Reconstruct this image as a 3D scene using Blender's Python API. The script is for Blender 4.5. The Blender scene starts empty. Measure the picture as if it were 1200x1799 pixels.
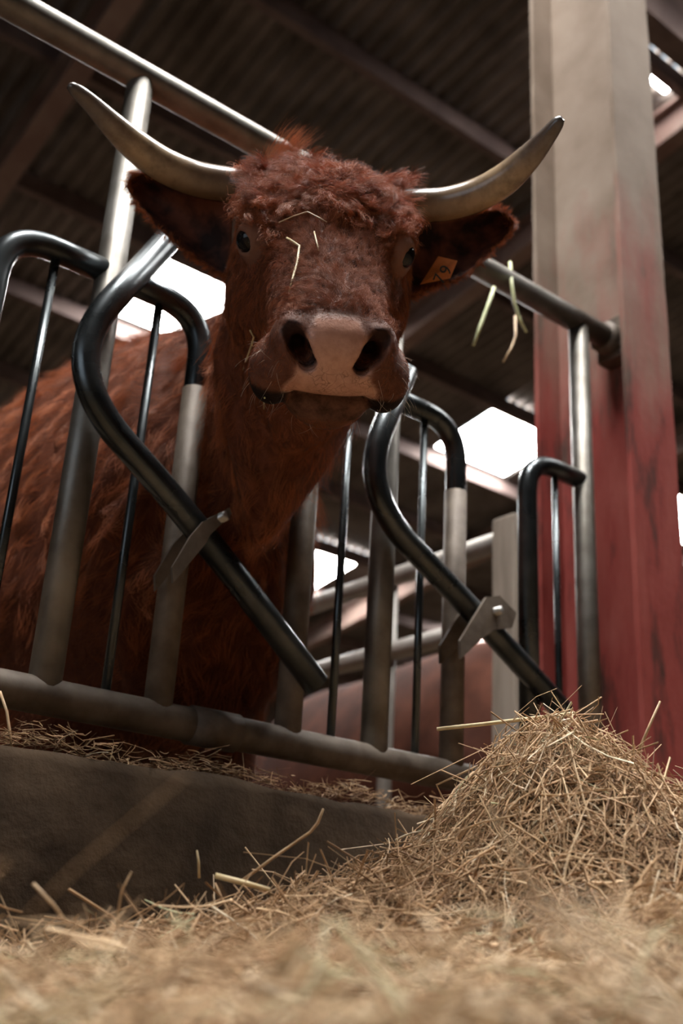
import bpy, bmesh, math, random
import numpy as np
from mathutils import Vector, Matrix
from mathutils.bvhtree import BVHTree
from mathutils.kdtree import KDTree

random.seed(7)
rng = np.random.default_rng(7)
scene = bpy.context.scene
COL = scene.collection

# ------------------------------------------------------------------ camera
FPX = 1930.0                                   # focal length in pixels of the 1200 x 1799 frame
CAM = np.array([0.0, -1.5, 0.15])
ROT = np.array([[0.78458389, 0.27543902, 0.55548309],      # rows: world X, Y, Z in camera axes (right, down, forward)
                [-0.61759451, 0.26796727, 0.73943936],
                [0.05481916, -0.92321551, 0.38035244]])
cd = bpy.data.cameras.new('camera')
cd.sensor_fit = 'VERTICAL'
cd.sensor_height = 36.0
cd.sensor_width = 24.0
cd.lens = FPX / 1799.0 * 36.0
cd.clip_start = 0.01
cd.dof.use_dof = True
cd.dof.focus_distance = 1.40
cd.dof.aperture_fstop = 3.6
cam = bpy.data.objects.new('camera', cd)
COL.objects.link(cam)
cam.matrix_world = Matrix([[ROT[0, 0], -ROT[0, 1], -ROT[0, 2], CAM[0]],
                           [ROT[1, 0], -ROT[1, 1], -ROT[1, 2], CAM[1]],
                           [ROT[2, 0], -ROT[2, 1], -ROT[2, 2], CAM[2]],
                           [0, 0, 0, 1]])
scene.camera = cam

# ------------------------------------------------------------------ daylight and exposure
world = bpy.data.worlds.new('overcast_sky')
scene.world = world
world.use_nodes = True
wb = world.node_tree.nodes['Background']
wb.inputs[0].default_value = (0.80, 0.90, 1.0, 1)
wb.inputs[1].default_value = 1.0
SKYLIGHT = 48.0                                # brightness of the roof lights' daylight
scene.view_settings.view_transform = 'Standard'
scene.view_settings.look = 'None'
scene.view_settings.exposure = 0.55
scene.view_settings.gamma = 1.0
scene.view_settings.use_curve_mapping = False
scene.cycles.max_bounces = 6
scene.cycles.diffuse_bounces = 4
scene.cycles.glossy_bounces = 3


# ------------------------------------------------------------------ helpers
def ray(x, y):
    return ROT @ np.array([x - 600.0, y - 899.5, FPX])


def atd(x, y, d):
    return CAM + ray(x, y) / FPX * d


def on_y(x, y, Y=0.0):
    r = ray(x, y)
    return CAM + r * ((Y - CAM[1]) / r[1])


def tag(o, label=None, cat=None, group=None, kind=None):
    if label: o['label'] = label
    if cat: o['category'] = cat
    if group: o['group'] = group
    if kind: o['kind'] = kind
    return o


def empty(name, loc=(0, 0, 0)):
    o = bpy.data.objects.new(name, None)
    o.empty_display_size = 0.05
    COL.objects.link(o)
    o.location = loc
    return o


def place(o, parent):
    if parent is not None:
        o.parent = parent
        o.matrix_parent_inverse = parent_mw(parent).inverted()


def parent_mw(p):
    m = Matrix.LocRotScale(p.location, p.rotation_euler, p.scale)
    if p.parent is not None:
        m = parent_mw(p.parent) @ p.matrix_parent_inverse @ m
    return m


def mesh_obj(name, verts, faces, mat, parent=None, smooth=True):
    me = bpy.data.meshes.new(name)
    me.from_pydata([tuple(map(float, v)) for v in verts], [], [tuple(map(int, f)) for f in faces])
    me.update()
    if smooth:
        me.polygons.foreach_set('use_smooth', np.ones(len(me.polygons), dtype=bool))
    o = bpy.data.objects.new(name, me)
    if mat: me.materials.append(mat)
    COL.objects.link(o)
    place(o, parent)
    return o


def fast_mesh(name, V, F, mat, parent=None, smooth=True):
    """V (n,3) float array, F (m,k) int array of equal-sided faces"""
    V = np.ascontiguousarray(V, dtype=np.float32)
    F = np.ascontiguousarray(F, dtype=np.int32)
    me = bpy.data.meshes.new(name)
    k = F.shape[1]
    me.vertices.add(len(V)); me.vertices.foreach_set('co', V.ravel())
    me.loops.add(F.size); me.loops.foreach_set('vertex_index', F.ravel())
    me.polygons.add(len(F))
    me.polygons.foreach_set('loop_start', np.arange(0, F.size, k, dtype=np.int32))
    me.polygons.foreach_set('loop_total', np.full(len(F), k, dtype=np.int32))
    if smooth:
        me.polygons.foreach_set('use_smooth', np.ones(len(F), dtype=bool))
    me.update(calc_edges=True)
    me.validate()
    o = bpy.data.objects.new(name, me)
    if mat: me.materials.append(mat)
    COL.objects.link(o)
    place(o, parent)
    return o


def catmull(pts, per=8):
    P = np.array(pts, float)
    P = np.vstack([2 * P[0] - P[1], P, 2 * P[-1] - P[-2]])
    out = []
    for i in range(1, len(P) - 2):
        for k in range(per):
            t = k / per
            p0, p1, p2, p3 = P[i - 1], P[i], P[i + 1], P[i + 2]
            out.append(0.5 * ((2 * p1) + (-p0 + p2) * t + (2 * p0 - 5 * p1 + 4 * p2 - p3) * t * t + (-p0 + 3 * p1 - 3 * p2 + p3) * t ** 3))
    out.append(P[-2])
    return np.array(out)


def tube_geo(path, rad, n=14, cap=True):
    P = np.array(path, float)
    m = len(P)
    R = np.full(m, rad, float) if np.isscalar(rad) else np.array(rad, float)
    T = np.gradient(P, axis=0)
    T /= np.linalg.norm(T, axis=1)[:, None]
    ref = np.array([0, 1.0, 0]) if abs(T[0][1]) < 0.9 else np.array([1.0, 0, 0])
    N = np.cross(T[0], ref); N /= np.linalg.norm(N)
    V = []
    for i in range(m):
        N = N - T[i] * N.dot(T[i]); N /= np.linalg.norm(N)
        B = np.cross(T[i], N)
        a = np.arange(n) / n * 2 * np.pi
        V.append(P[i] + R[i] * (np.cos(a)[:, None] * N + np.sin(a)[:, None] * B))
    V = np.vstack(V)
    F = []
    for i in range(m - 1):
        for j in range(n):
            k = (j + 1) % n
            F.append((i * n + j, i * n + k, (i + 1) * n + k, (i + 1) * n + j))
    if cap:
        F.append(tuple(range(n - 1, -1, -1)))
        F.append(tuple((m - 1) * n + j for j in range(n)))
    return V, F


def tube(name, path, rad, mat, parent=None, n=14):
    V, F = tube_geo(path, rad, n)
    return mesh_obj(name, V, F, mat, parent)


def bend(pts, r, seg=8):
    """poly-line with rounded corners"""
    P = [np.array(p, float) for p in pts]
    out = [P[0]]
    for i in range(1, len(P) - 1):
        a = P[i - 1] - P[i]; b = P[i + 1] - P[i]
        la, lb = np.linalg.norm(a), np.linalg.norm(b)
        rr = min(r if np.isscalar(r) else r[i - 1], la * 0.49, lb * 0.49)
        p0 = P[i] + a / la * rr; p2 = P[i] + b / lb * rr
        for k in range(seg + 1):
            t = k / seg
            out.append((1 - t) ** 2 * p0 + 2 * t * (1 - t) * P[i] + t * t * p2)
    out.append(P[-1])
    return out


def box_geo(lo, hi):
    (a, b, c), (d, e, f) = lo, hi
    V = [(a, b, c), (d, b, c), (d, e, c), (a, e, c), (a, b, f), (d, b, f), (d, e, f), (a, e, f)]
    F = [(0, 3, 2, 1), (4, 5, 6, 7), (0, 1, 5, 4), (1, 2, 6, 5), (2, 3, 7, 6), (3, 0, 4, 7)]
    return V, F


def box(name, lo, hi, mat, parent=None, bevel=0.0):
    V, F = box_geo(lo, hi)
    o = mesh_obj(name, V, F, mat, parent, smooth=False)
    if bevel:
        m = o.modifiers.new('bevel', 'BEVEL'); m.width = bevel; m.segments = 2
    return o


def join_geo(parts):
    V, F, n = [], [], 0
    for v, f in parts:
        V += [tuple(map(float, p)) for p in v]
        F += [tuple(int(i) + n for i in q) for q in f]
        n += len(v)
    return V, F


def extrude_y(poly, y0, y1):
    """polygon in (x, z), counter-clockwise seen from -Y"""
    n = len(poly)
    V = [(x, y0, z) for x, z in poly] + [(x, y1, z) for x, z in poly]
    F = [tuple(range(n)), tuple(range(2 * n - 1, n - 1, -1))]
    for i in range(n):
        j = (i + 1) % n
        F.append((i, i + n, j + n, j))
    return V, F


# ------------------------------------------------------------------ materials
class NT:
    def __init__(self, name):
        self.m = bpy.data.materials.new(name)
        self.m.use_nodes = True
        self.t = self.m.node_tree
        self.b = self.t.nodes['Principled BSDF']

    def n(self, typ, **kw):
        o = self.t.nodes.new(typ)
        for k, v in kw.items():
            if k in o.inputs.keys() if isinstance(k, str) else False:
                o.inputs[k].default_value = v
            else:
                setattr(o, k, v)
        return o

    def l(self, a, b):
        self.t.links.new(a, b)

    def noise(self, scale, detail=4, rough=0.55, vec=None, stretch=None):
        tc = self.n('ShaderNodeTexCoord')
        src = tc.outputs['Object']
        if stretch:
            mp = self.n('ShaderNodeMapping'); mp.inputs['Scale'].default_value = stretch
            self.l(src, mp.inputs['Vector']); src = mp.outputs['Vector']
        t = self.n('ShaderNodeTexNoise')
        t.inputs['Scale'].default_value = scale; t.inputs['Detail'].default_value = detail; t.inputs['Roughness'].default_value = rough
        self.l(src, t.inputs['Vector'])
        return t.outputs['Fac']

    def ramp(self, fac, stops):
        r = self.n('ShaderNodeValToRGB')
        e = r.color_ramp.elements
        while len(e) < len(stops): e.new(0.5)
        for el, (p, c) in zip(e, stops):
            el.position = p
            el.color = (*c, 1) if len(c) == 3 else c
        self.l(fac, r.inputs['Fac'])
        return r.outputs['Color']

    def mix(self, fac, a, b, mode='MIX'):
        m = self.n('ShaderNodeMix'); m.data_type = 'RGBA'; m.blend_type = mode
        for s, v in ((m.inputs['Factor'], fac), (m.inputs['A'], a), (m.inputs['B'], b)):
            if hasattr(v, 'is_output'): self.l(v, s)
            elif isinstance(v, (int, float)): s.default_value = v
            else: s.default_value = (*v, 1)
        return m.outputs['Result']

    def bump(self, h, strength=0.3, dist=0.002):
        b = self.n('ShaderNodeBump'); b.inputs['Strength'].default_value = strength; b.inputs['Distance'].default_value = dist
        self.l(h, b.inputs['Height']); self.l(b.outputs['Normal'], self.b.inputs['Normal'])

    def set(self, **kw):
        for k, v in kw.items():
            s = self.b.inputs[k.replace('_', ' ')]
            if hasattr(v, 'is_output'): self.l(v, s)
            else: s.default_value = (*v, 1) if isinstance(v, tuple) and len(v) == 3 else v
        return self.m


def simple(name, c0, c1, scale=20, rough=0.6, metal=0.0, bump=0.2, bdist=0.002, stretch=None, r1=None, lo=0.35, hi=0.65):
    t = NT(name)
    f = t.noise(scale, stretch=stretch)
    t.set(Base_Color=t.ramp(f, [(lo, c0), (hi, c1)]), Metallic=metal)
    if metal < 0.1: t.set(Specular_IOR_Level=0.12 if rough > 0.55 else 0.4)
    if r1 is None: t.set(Roughness=rough)
    else:
        t.set(Roughness=t.ramp(t.noise(scale * 0.6), [(0.35, (rough,) * 3), (0.65, (r1,) * 3)]))
    if bump: t.bump(t.noise(scale * 4, 5), bump, bdist)
    return t.m


M = {}
M['steel'] = simple('galvanised_steel', (0.14, 0.125, 0.105), (0.24, 0.225, 0.205), 14, 0.42, 0.8, 0.15, 0.001, r1=0.55)
M['dark_steel'] = simple('worn_dark_steel', (0.045, 0.052, 0.056), (0.10, 0.11, 0.115), 10, 0.20, 0.9, 0.10, 0.001, r1=0.38)
M['dust_steel'] = simple('dusty_steel', (0.085, 0.062, 0.045), (0.17, 0.135, 0.105), 18, 0.6, 0.3, 0.3, 0.001)
M['far_steel'] = simple('dull_gate_steel', (0.20, 0.18, 0.16), (0.30, 0.275, 0.25), 8, 0.45, 0.3, 0.0)
M['roof'] = simple('rusty_corrugated_iron', (0.095, 0.080, 0.072), (0.175, 0.150, 0.135), 2.2, 0.75, 0.0, 0.0)
M['purlin'] = simple('brown_painted_purlin', (0.10, 0.072, 0.068), (0.15, 0.11, 0.10), 5, 0.7, 0.0, 0.0)
M['rafter'] = simple('dull_red_rafter', (0.16, 0.10, 0.085), (0.22, 0.16, 0.135), 3, 0.7, 0.0, 0.0)
M['wall'] = simple('dusty_barn_boards', (0.075, 0.055, 0.044), (0.13, 0.098, 0.078), 1.2, 0.85, 0.0, 0.0)
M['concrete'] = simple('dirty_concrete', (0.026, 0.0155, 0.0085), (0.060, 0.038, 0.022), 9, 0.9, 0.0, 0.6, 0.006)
M['floor'] = simple('straw_littered_floor', (0.07, 0.05, 0.034), (0.13, 0.095, 0.064), 6, 0.95, 0.0, 0.3, 0.01)
M['post_wood'] = simple('pale_gate_post', (0.22, 0.185, 0.15), (0.31, 0.265, 0.22), 6, 0.7, 0.0, 0.0, stretch=(4, 4, 0.6))
M['nail'] = simple('bolt_steel', (0.35, 0.34, 0.32), (0.5, 0.5, 0.48), 60, 0.35, 0.8, 0.0)

t = NT('window_daylight')
t.t.nodes.remove(t.b)
em = t.n('ShaderNodeEmission'); em.inputs['Color'].default_value = (1.0, 0.985, 0.955, 1); em.inputs['Strength'].default_value = SKYLIGHT
t.l(em.outputs[0], t.t.nodes['Material Output'].inputs['Surface'])
M['daylight'] = t.m

# red column: old red paint, beige dust that has settled on the upper part and in blotches
t = NT('dusty_red_paint')
tc = t.n('ShaderNodeTexCoord')
sep = t.n('ShaderNodeSeparateXYZ'); t.l(tc.outputs['Object'], sep.inputs[0])
n1 = t.noise(3.2, 5, 0.6, stretch=(1.6, 1.6, 0.55))
ad = t.n('ShaderNodeMath', operation='MULTIPLY_ADD'); t.l(n1, ad.inputs[0]); ad.inputs[1].default_value = 1.5; t.l(sep.outputs['Z'], ad.inputs[2])
dust = t.ramp(ad.outputs[0], [(0.0, (0, 0, 0)), (1.0, (1, 1, 1))])
mr = t.n('ShaderNodeMapRange'); t.l(ad.outputs[0], mr.inputs['Value']); mr.inputs['From Min'].default_value = 2.12; mr.inputs['From Max'].default_value = 2.75
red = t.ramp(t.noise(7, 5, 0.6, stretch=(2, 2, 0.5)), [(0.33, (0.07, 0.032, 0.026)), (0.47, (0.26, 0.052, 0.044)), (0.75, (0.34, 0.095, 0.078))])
dst = t.ramp(t.noise(5, 5), [(0.3, (0.20, 0.148, 0.110)), (0.7, (0.31, 0.245, 0.195))])
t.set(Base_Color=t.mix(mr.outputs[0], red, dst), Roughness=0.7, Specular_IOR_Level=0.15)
t.bump(t.noise(40, 4), 0.3, 0.003)
M['column'] = t.m

# ------------------------------------------------------------------ setting: roof, walls, floor
RS = 0.14                                       # roof pitch


def roof_z(y):
    return 5.97 - RS * (y - 3.2) if y > 1.6 else 6.194 - RS * (1.6 - y)


P_COR = 0.13
box('floor', (-9, -10, -0.3), (20, 15, 0.0), M['floor'])
bpy.data.objects['floor']['kind'] = 'structure'

# roof lights: (x0, x1, y0, y1)
LIGHTS = [(3.42, 4.55, 5.62, 6.70), (7.42, 8.49, 5.62, 6.70), (10.6, 11.7, 5.62, 6.70),
          (2.9, 3.72, 9.22, 10.42), (7.42, 8.55, 9.22, 10.42), (11.05, 12.1, 9.22, 10.42),
          (4.3, 5.47, 1.98, 2.16)]
ALLEY_FILL = [(-0.6, 0.5, -1.6, 0.5), (1.4, 2.5, -1.6, 0.5), (5.0, 6.1, -1.6, 0.5)]  # unseen roof lights added over the alley to light the head and hay
ALL = LIGHTS + ALLEY_FILL


def roof_mesh():
    xs0, xs1, ys0, ys1 = -9.0, 20.0, -10.0, 15.0
    xc = sorted({xs0, xs1} | {v for l in ALL for v in l[:2]})
    yc = sorted({ys0, 1.6, ys1} | {v for l in ALL for v in l[2:]})
    V, F = [], []
    for i in range(len(xc) - 1):
        for j in range(len(yc) - 1):
            mx, my = (xc[i] + xc[i + 1]) / 2, (yc[j] + yc[j + 1]) / 2
            if any(l[0] < mx < l[1] and l[2] < my < l[3] for l in ALL): continue
            n = max(2, int((xc[i + 1] - xc[i]) / P_COR * 8))
            X = np.linspace(xc[i], xc[i + 1], n)
            dz = 0.032 * np.sin(X / P_COR * 2 * np.pi)
            b = len(V)
            za = roof_z(yc[j] + 1e-6); zb = roof_z(yc[j + 1] - 1e-6)
            for x, d in zip(X, dz):
                V.append((x, yc[j], za + 0.07 + d)); V.append((x, yc[j + 1], zb + 0.07 + d))
            for k in range(n - 1):
                F.append((b + 2 * k, b + 2 * k + 1, b + 2 * k + 3, b + 2 * k + 2))
    return V, F


ceiling = mesh_obj('ceiling', *roof_mesh(), M['roof'])
tag(ceiling, 'dark corrugated iron barn roof on purlins and rafters', kind='structure')


def slope_beam(name, x0, x1, y0, y1, drop0, drop1, mat):
    """beam following the roof from y0 to y1; drop0..drop1 below the sheet"""
    V = []
    for y in (y0, y1):
        z = roof_z(y)
        V += [(x0, y, z - drop1), (x1, y, z - drop1), (x1, y, z - drop0), (x0, y, z - drop0)]
    F = [(0, 1, 2, 3), (7, 6, 5, 4), (0, 4, 5, 1), (1, 5, 6, 2), (2, 6, 7, 3), (3, 7, 4, 0)]
    return V, F


for k in range(-1, 10):
    y = 3.2 + 1.2 * k
    V, F = box_geo((-9, y - 0.035, roof_z(y) - 0.12), (20, y + 0.035, roof_z(y) + 0.036))
    mesh_obj('purlin', V, F, M['purlin'], ceiling, smooth=False)
for k in range(1, 9):
    y = 1.6 - 1.2 * k
    V, F = box_geo((-9, y - 0.035, roof_z(y) - 0.12), (20, y + 0.035, roof_z(y) + 0.036))
    mesh_obj('purlin', V, F, M['purlin'], ceiling, smooth=False)
for x in (-5.45, -1.8, 1.85, 5.5, 9.15, 12.8):       # I-section rafters, one per frame
    for (y0, y1) in ((1.6, 15.0), (-10.0, 1.6)):
        e0, e1 = y0 + 1e-4, y1 - 1e-4
        g = join_geo([slope_beam('', x - 0.075, x + 0.075, e0, e1, 0.40, 0.415, None),
                      slope_beam('', x - 0.005, x + 0.005, e0, e1, 0.135, 0.40, None),
                      slope_beam('', x - 0.075, x + 0.075, e0, e1, 0.12, 0.135, None)])
        mesh_obj('rafter', *g, M['rafter'], ceiling, smooth=False)
V, F = box_geo((-9, 1.52, 5.7), (20, 1.68, 6.13))
mesh_obj('ridge_beam', V, F, M['purlin'], ceiling, smooth=False)

for i, (x0, x1, y0, y1) in enumerate(ALL):
    V = [(x0, y0, roof_z(y0) + 0.045), (x1, y0, roof_z(y0) + 0.045), (x1, y1, roof_z(y1) + 0.045), (x0, y1, roof_z(y1) + 0.045)]
    V += [(a, b, c + 0.012) for a, b, c in V]
    F = [(3, 2, 1, 0), (4, 5, 6, 7), (0, 1, 5, 4), (1, 2, 6, 5), (2, 3, 7, 6), (3, 0, 4, 7)]
    tag(mesh_obj('window_%d' % (i + 1), V, F, M['daylight'], None, smooth=False), kind='structure')  # includes the added alley panes, which lie out of view

for nm, lo, hi in (('wall_back', (-9, 14.0, 0), (20, 14.2, 4.45)), ('wall_right', (17.0, -10, 0), (17.2, 14.0, 6.3)),
                   ('wall_front', (-9, -10.0, 0), (20, -9.8, 4.55))):
    tag(box(nm, lo, hi, M['wall']), kind='structure')
# left gable wall with a tall open doorway on to the yard
g = join_geo([box_geo((-8.2, -10, 0), (-8.0, -6.5, 6.3)), box_geo((-8.2, -0.5, 0), (-8.0, 14.0, 6.3)), box_geo((-8.2, -6.5, 4.6), (-8.0, -0.5, 6.3))])
tag(mesh_obj('wall_left', *g, M['wall'], smooth=False), kind='structure')

# ------------------------------------------------------------------ concrete kerb under the barrier
V, F = [], []
nx = 120
prof = [(-0.118, 0.0), (-0.118, 0.372), (-0.106, 0.388), (-0.05, 0.393), (0.05, 0.396), (0.23, 0.392), (0.24, 0.38), (0.24, 0.0)]
xk = np.linspace(-3.0, 8.0, nx * 3)
for x in xk:
    for k, (py, pz) in enumerate(prof):
        w = 0.004 * math.sin(x * 7.1 + k) + 0.003 * math.sin(x * 19.3 + 2 * k) + 0.003 * random.uniform(-1, 1)
        V.append((x, py + (w if 0 < k < 3 else 0), pz + (w if 0 < k < 6 else 0)))
n = len(prof)
for i in range(len(xk) - 1):
    for k in range(n - 1):
        F.append((i * n + k, (i + 1) * n + k, (i + 1) * n + k + 1, i * n + k + 1))
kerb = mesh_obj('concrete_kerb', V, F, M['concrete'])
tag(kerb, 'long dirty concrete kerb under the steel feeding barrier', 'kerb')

# ------------------------------------------------------------------ feeding barrier (fence plane is y = 0)
ZB, ZT = 0.482, 1.630
barrier = empty('feeding_barrier', (1.0, 0, 0.39))
tag(barrier, 'tubular steel feeding barrier with hooped head openings in front of the bull', 'barrier')
tube('top_rail', [(-2.4, 0, ZT), (0.5, 0, ZT), (1.0, 0, ZT), (1.945, 0, ZT - 0.003)], 0.029, M['steel'], barrier, 20)
br = tube('bottom_rail', [(-2.4, 0, ZB), (0.5, 0, ZB), (1.2, 0, ZB), (1.95, 0, ZB)], 0.027, M['dust_steel'], barrier, 20)
tube('rail_sleeve', [(0.855, 0, ZB), (0.94, 0, ZB)], 0.031, M['dust_steel'], br, 20)
PX = [-0.617, -0.003, 0.611, 1.228, 1.812]
for i, x in enumerate(PX):
    po = tube('post', [(x, 0, ZB), (x, 0, 0.9), (x, 0, ZT)], 0.0245, M['steel'], barrier, 18)
    for s in (-1, 1):
        if i == 4 and s == 1: continue
        xe = x + s * 0.186
        path = bend([(x, 0, 1.202), (xe, 0, 1.202), (xe, 0, ZB)], 0.105, 10)
        tube('hoop', path, 0.0215, M['dark_steel'], barrier, 18)
        xm = x + s * 0.096
        tube('thin_rod', [(xm, 0, ZB), (xm, 0, 0.8), (xm, 0, 1.196)], 0.0075, M['dark_steel'], barrier, 10)
# lower end of the hoops is dusty galvanised tube: sleeves over the uprights
for i, x in enumerate(PX):
    for s in (-1, 1):
        if not (i == 3 or (i == 2 and s == 1)): continue
        xe = x + s * 0.186
        tube('hoop_leg', [(xe, 0, ZB + 0.01), (xe, 0, 0.8), (xe, 0, 1.05)], 0.0228, M['dust_steel'], barrier, 18)


def f2(px, py, y=0.0):
    p = on_y(px, py, y)
    return (p[0], y, p[2])


YL = -0.052


def lever(pts, label):
    path = bend([f2(*p, YL) for p in pts], [0.17] * 6, 14)
    lv = tube('locking_bar', path, 0.0225, M['dark_steel'], barrier, 18)
    lv['label'] = label
    return lv


lev1 = lever([(296, 420), (95, 640), (342, 918), (556, 1203)], 'dark S-bent locking bar crossing in front of the bull')
lev2 = lever([(714, 652), (628, 862), (845, 1088), (990, 1250)], 'dark S-bent locking bar right of the bull')


def bracket(poly, bolt, lv):
    P = [on_y(x, y, YL) for x, y in poly]
    g = join_geo([extrude_y([(p[0], p[2]) for p in P], YL - 0.030, YL - 0.024),
                  extrude_y([(p[0], p[2]) for p in P], YL + 0.024, YL + 0.030)])
    mesh_obj('pivot_bracket', *g, M['dust_steel'], lv, smooth=False)
    b = on_y(bolt[0], bolt[1], YL)
    tube('pivot_bolt', [(b[0], YL - 0.042, b[2]), (b[0], YL, b[2]), (b[0], YL + 0.05, b[2])], 0.009, M['nail'], lv, 6)


bracket([(287, 1032), (286, 1004), (318, 950), (340, 925), (386, 900), (390, 912), (352, 948), (345, 962)], (372, 918), lev1)
bracket([(790, 1162), (789, 1130), (812, 1092), (835, 1055), (858, 1052), (888, 1082), (880, 1108), (848, 1112), (826, 1128)], (852, 1080), lev2)

# ------------------------------------------------------------------ steel column at the barrier's end
col = empty('steel_column', (1.985, 0.07, 0.398))
tag(col, 'tall red-painted H-section steel column caked with beige dust at the barrier end', 'column')


def rough_plate(name, lo, hi, nz=60, amp=0.0018):
    """thin plate standing upright with slightly crusted edges"""
    (a, b, c), (d, e, f) = lo, hi
    V, F = [], []
    zs = np.linspace(c, f, nz)
    for z in zs:
        j = lambda: random.uniform(-amp, amp)
        V += [(a + j(), b + j() * .3, z), (d + j(), b + j() * .3, z), (d + j(), e + j() * .3, z), (a + j(), e + j() * .3, z)]
    for i in range(nz - 1):
        for k in range(4):
            m = (k + 1) % 4
            F.append((i * 4 + k, i * 4 + m, i * 4 + 4 + m, i * 4 + 4 + k))
    return V, F


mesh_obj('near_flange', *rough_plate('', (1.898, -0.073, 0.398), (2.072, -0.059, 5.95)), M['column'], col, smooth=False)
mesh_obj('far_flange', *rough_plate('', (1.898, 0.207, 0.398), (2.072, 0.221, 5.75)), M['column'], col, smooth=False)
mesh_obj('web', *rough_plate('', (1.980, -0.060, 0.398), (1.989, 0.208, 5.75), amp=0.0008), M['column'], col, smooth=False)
# rail bracket bolted to the column
bk = box('rail_bracket', (1.935, -0.045, 1.575), (1.981, 0.045, 1.69), M['dust_steel'], col, 0.004)
for z in (1.595, 1.672):
    tube('bolt_head', [(1.93, -0.052, z), (1.945, -0.052, z), (1.96, -0.052, z)], 0.011, M['nail'], bk, 6)
tube('clamp', [(1.905, 0, ZT - 0.003), (1.93, 0, ZT - 0.003), (1.955, 0, ZT - 0.003)], 0.041, M['dust_steel'], bk, 12)

# ------------------------------------------------------------------ gate between the pens, behind
gate = empty('pen_gate', (2.15, 1.3, 0))
tag(gate, 'pale tubular gate dividing the pens behind the barrier', 'gate')
XD = 2.15
tube('gate_rail', [(XD, 0.588, 1.307), (XD, 1.5, 1.307), (XD, 4.2, 1.307)], 0.030, M['far_steel'], gate, 12)
tube('gate_rail', [(XD, 0.588, 1.062), (XD, 1.5, 1.062), (XD, 4.2, 1.062)], 0.030, M['far_steel'], gate, 12)
tube('gate_upright', [(XD, 1.07, 0.1), (XD, 1.07, 0.8), (XD, 1.07, 1.307)], 0.022, M['far_steel'], gate, 12)
gp = box('square_gate_post', (XD - 0.04, 0.50, 0), (XD + 0.04, 0.585, 1.36), M['post_wood'], None, 0.006)
tag(gp, 'pale square post at the end of the pen gate beside the red column', 'post')

# ------------------------------------------------------------------ the bull: one continuous skin from a signed distance field
HP = np.array([0.78281429, -0.36473221, 1.2547002])            # poll, between the horns
HM = np.array([[-0.26698408, -0.49740347, -0.82541462],        # rows: along the face to the nose (u), to the animal's left (v), out of the forehead (w)
               [0.85757258, -0.51336815, 0.03197529],
               [-0.4396462, -0.69931605, 0.5636207]])


def h2w(u, v, w):
    return HP + np.array([u, v, w]) @ HM


def table(keys, lo, hi, n=600):
    K = np.array(keys, float)
    C = catmull(K, 24)
    g = np.linspace(lo, hi, n)
    return g, [np.interp(g, C[:, 0], C[:, i]) for i in range(1, K.shape[1])]


def smin(a, b, k):
    h = np.clip(0.5 + 0.5 * (b - a) / k, 0, 1)
    return b + (a - b) * h - k * h * (1 - h)


def smax(a, b, k):
    return -smin(-a, -b, k)


def ell(p, c, r):
    q = [(p[i] - c[i]) / r[i] for i in range(3)]
    k0 = np.sqrt(q[0] ** 2 + q[1] ** 2 + q[2] ** 2)
    k1 = np.sqrt((q[0] / r[0]) ** 2 + (q[1] / r[1]) ** 2 + (q[2] / r[2]) ** 2) + 1e-9
    return k0 * (k0 - 1) / k1


def caps(p, a, b, ra, rb):
    a = np.array(a, float); b = np.array(b, float); ab = b - a
    t = ((p[0] - a[0]) * ab[0] + (p[1] - a[1]) * ab[1] + (p[2] - a[2]) * ab[2]) / ab.dot(ab)
    t = np.clip(t, 0, 1)
    d = np.sqrt((p[0] - a[0] - t * ab[0]) ** 2 + (p[1] - a[1] - t * ab[1]) ** 2 + (p[2] - a[2] - t * ab[2]) ** 2)
    return d - (ra + (rb - ra) * t)


#        u     half-width top    bottom  taper  expo
SKULL = [(-.10, .055, -.040, -.130, .00, 2.0), (-.05, .092, .002, -.150, .00, 2.2), (.00, .116, .022, -.165, .00, 2.4),
         (.06, .127, .030, -.180, .00, 2.5), (.12, .126, .026, -.190, .04, 2.5), (.17, .113, .018, -.190, .10, 2.5),
         (.23, .094, .008, -.172, .16, 2.4), (.30, .074, .002, -.148, .22, 2.3), (.36, .069, -.001, -.130, .28, 2.4),
         (.41, .072, -.002, -.118, .32, 2.6), (.445, .074, -.010, -.114, .30, 2.7), (.470, .071, -.020, -.112, .26, 2.6),
         (.488, .062, -.032, -.108, .22, 2.4), (.51, .048, -.046, -.098, .2, 2.2)]
JAW = [(.02, .050, -.100, -.210, .0, 2.2), (.08, .068, -.100, -.232, .0, 2.3), (.15, .066, -.110, -.226, .0, 2.3),
       (.24, .052, -.120, -.198, .0, 2.3), (.33, .043, -.122, -.172, .0, 2.3), (.40, .050, -.118, -.176, .0, 2.3),
       (.44, .054, -.104, -.178, -.22, 2.1), (.468, .050, -.104, -.168, -.28, 2.0), (.485, .036, -.108, -.156, -.28, 2.0)]


def loft(keys, u, v, w):
    g, (A, T, B, K, N) = table(keys, keys[0][0], keys[-1][0])
    A, T, B, K, N = [np.interp(u, g, q) for q in (A, T, B, K, N)]
    h = (T - B) / 2
    q = (w - (T + B) / 2) / h
    vv = np.abs(v) / (A * np.clip(1 - K * q, 0.3, 2))
    r = (vv ** N + np.abs(q) ** N + 1e-9) ** (1 / N)
    return (r - 1) * np.minimum(A, h)


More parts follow.
